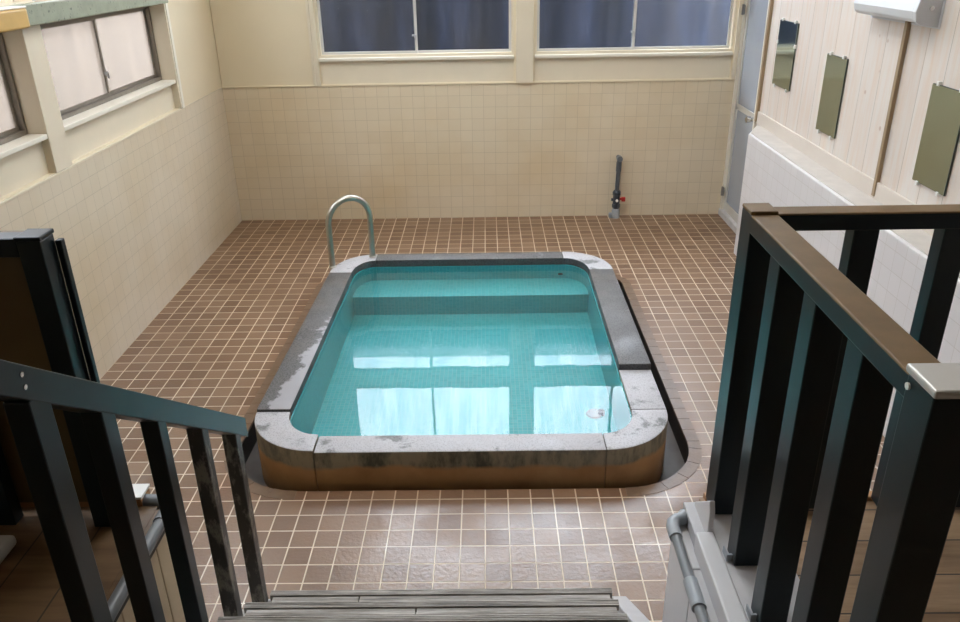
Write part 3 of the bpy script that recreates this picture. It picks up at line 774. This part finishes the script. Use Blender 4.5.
# ------------------------------------------------------------------ left platform
lp = thing('left_platform', 'raised amber boarded platform with cream side left of the steps', 'platform', (.7, -6, 0))
EX = 1.262; LPF = -4.90
B(.006, EX-.03, -8.9, LPF, PZ-.05, PZ).make('deck', M['deck_left'], lp)
g = G(); y = LPF
while y > -6.6:
    g.box(EX-.03, EX-.008, y-.116, y, 0, PZ-.03); y -= .12
g.make('side_panel', M['side_cream'], lp, bevel=.003)
B(.006, EX-.03, LPF-.03, LPF, 0, PZ-.05).make('front_panel', M['side_cream'], lp)
B(EX-.03, EX-.0, -6.6, LPF-.03, PZ-.06, PZ+.004).make('edge_board', M['deck_left'], lp, bevel=.004)
o = B(.10, 1.185, LPF-.012, LPF+.05, PZ-.04, PZ+.026).make('kerb_board', M['curb_wood'], lp, bevel=.002)
o = B(.10, 1.188, LPF-.014, LPF+.052, PZ+.026, PZ+.034).make('kerb_top', M['clip'], lp)
lc = thing('conduit_pipe', 'grey plastic conduit bent round the corner of the left amber platform', 'pipe', (EX+.014, -5.4, PZ-.03), 'grey conduits along the platform edges')
q = EX+.006
G().tube([(q, -6.6, PZ+.0), (q, -4.98, PZ+.0)], .0185, 14).make('pipe', M['pvc'], lc, smooth=True)
G().tube([(q, -4.99, PZ+.0), (q, -4.93, PZ+.0), (q-.012, -4.905, PZ), (q-.035, -4.89, PZ), (q-.09, -4.888, PZ)], .022, 14).make('elbow', M['pvc'], lc, smooth=True)
# left guard
gl = thing('guard_railing', 'black wooden guard railing with dark panel at the left picture edge', 'railing', (1.11, -4.97, PZ))
RL = 1.582
post(gl, 1.083, 1.143, -5.005, -4.94, PZ, RL-.012)
B(1.080, 1.146, -5.008, -4.937, RL-.012, RL).make('post_top', M['rail_dark'], gl, bevel=.003)
post(gl, 1.1435, 1.160, -4.945, -4.925, PZ+.082, RL-.03, 'brace')
B(.006, 1.083, -5.0, -4.945, RL-.055, RL-.006).make('handrail', M['rail_dark'], gl, bevel=.004)
for x in (.02, .80): post(gl, x, x+.05, -4.995, -4.95, PZ, RL-.055, 'baluster')
B(.006, 1.08, -4.94, -4.925, PZ+.04, RL-.01).make('panel', M['panel_brown'], gl)
# stair railing, left side
sr = thing('stair_railing', 'dark slanted stair railing with flaking balusters left of the steps', 'railing', (1.41, -5.2, 0))
X0, X1 = 1.402, 1.448
def rz(y): return .842 + (-4.70-y)*.742      # underside-to-top centre line
pr_ = [(-4.672, rz(-4.672)-.038), (-4.672, rz(-4.672)+.034), (-5.82, rz(-5.82)+.034), (-5.82, rz(-5.82)-.038)]
G().prism_x(pr_, X0-.002, X1+.001).make('handrail', M['rail_dark'], sr, bevel=.003)
for k, y in enumerate((-4.755, -4.985, -5.215, -5.43)):
    zt = rz(y)-.02; z0 = RISE*(k+1)
    w_ = .042 if k < 3 else .05
    g = G().prism_x([(y-w_/2, z0), (y+w_/2, z0), (y+w_/2, rz(y+w_/2)-.02), (y-w_/2, rz(y-w_/2)-.02)], X0+.002, X1)
    g.make('baluster', M['rail_worn'] if k < 2 else M['rail_dark'], sr, bevel=.003)
post(sr, X0, X1, -5.66, -5.60, LZ0, rz(-5.63)-.02, 'baluster')
for dz in (-.012, .012): G().tube([(X1+.0, -5.66, rz(-5.66)+dz), (X1+.0035, -5.66, rz(-5.66)+dz)], .005, 8).make('screw', M['chrome'], sr)
# pale slab at the left edge
o = B(.55, .90, -5.42, -5.07, PZ+.001, PZ+.036).make('bath_mat', M['cap'], bevel=.012, seg=3)
tag(o, 'pale grey slab lying on the left platform boards at the picture edge', 'mat')

# ------------------------------------------------------------------ outside
struct(B(-14, 18, -12, 14, -.62, -.5).make('ground', M['out_ground']))
o = B(-.3, 7, 1.7, 1.8, -.5, 2.60).make('outside_fence', M['navy']); struct(o, 'dark navy fence seen through the back windows', 'fence')
o = B(-2.7, -2.6, -9, 9, -.5, 5.0).make('outside_wall', M['out_wall']); struct(o, 'pale wall outside the left windows', 'wall')

# ------------------------------------------------------------------ light
w = bpy.data.worlds.new('sky'); S.world = w; w.use_nodes = True; nt = w.node_tree
bg = nt.nodes['Background']; bg.inputs[0].default_value = (.955, .98, 1.0, 1); bg.inputs[1].default_value = 12.5
def portal(name, loc, rot, sx, sy):
    l = bpy.data.lights.new(name, 'AREA'); l.shape = 'RECTANGLE'; l.size = sx; l.size_y = sy; l.cycles.is_portal = True
    o = bpy.data.objects.new(name, l); COL.objects.link(o); o.location = loc; o.rotation_euler = rot
for i, (a, b) in enumerate(BW):
    for z0, z1 in ((1.385, 1.9), (2.03, 2.74), (2.86, 4.05)):
        portal('window_daylight', ((a+b)/2, .14, (z0+z1)/2), (math.radians(-90), 0, 0), b-a, z1-z0)
for i, (a, b) in enumerate(LW):
    for z0, z1 in ((1.385, 1.9), (2.0, 2.56), (2.72, 3.9)):
        portal('window_daylight', (-.15, (a+b)/2, (z0+z1)/2), (0, math.radians(-90), 0), z1-z0, b-a)

portal('added_roof_daylight', (2.2, -2.45, TOP+.15), (0, 0, 0), 1.6, 1.9)  # sampling portal of the added roof light
# ------------------------------------------------------------------ camera
cam = bpy.data.cameras.new('camera'); co = bpy.data.objects.new('camera', cam); COL.objects.link(co); S.camera = co
cam.sensor_fit = 'HORIZONTAL'; cam.sensor_width = 36; cam.lens = 787.26/960*36; cam.clip_start = .05
yaw, pitch, roll = -.0132, .4310, -.0179
cy, sy = math.cos(yaw), math.sin(yaw); cp, sp = math.cos(pitch), math.sin(pitch); cr, sn = math.cos(roll), math.sin(roll)
f = Vector((sy*cp, cy*cp, -sp)); r = Vector((cy, -sy, 0)); u = r.cross(f)
r2 = r*cr+u*sn; u2 = -r*sn+u*cr
co.matrix_world = Matrix(((r2.x, u2.x, -f.x, 2.2287), (r2.y, u2.y, -f.y, -6.7995), (r2.z, u2.z, -f.z, 2.1961), (0, 0, 0, 1)))
S.view_settings.view_transform = 'Standard'; S.view_settings.look = 'None'; S.view_settings.gamma = 1; S.view_settings.exposure = 0.22
S.cycles.max_bounces = 10; S.cycles.diffuse_bounces = 5; S.cycles.transparent_max_bounces = 12; S.cycles.transmission_bounces = 8
S.cycles.sample_clamp_indirect = 12
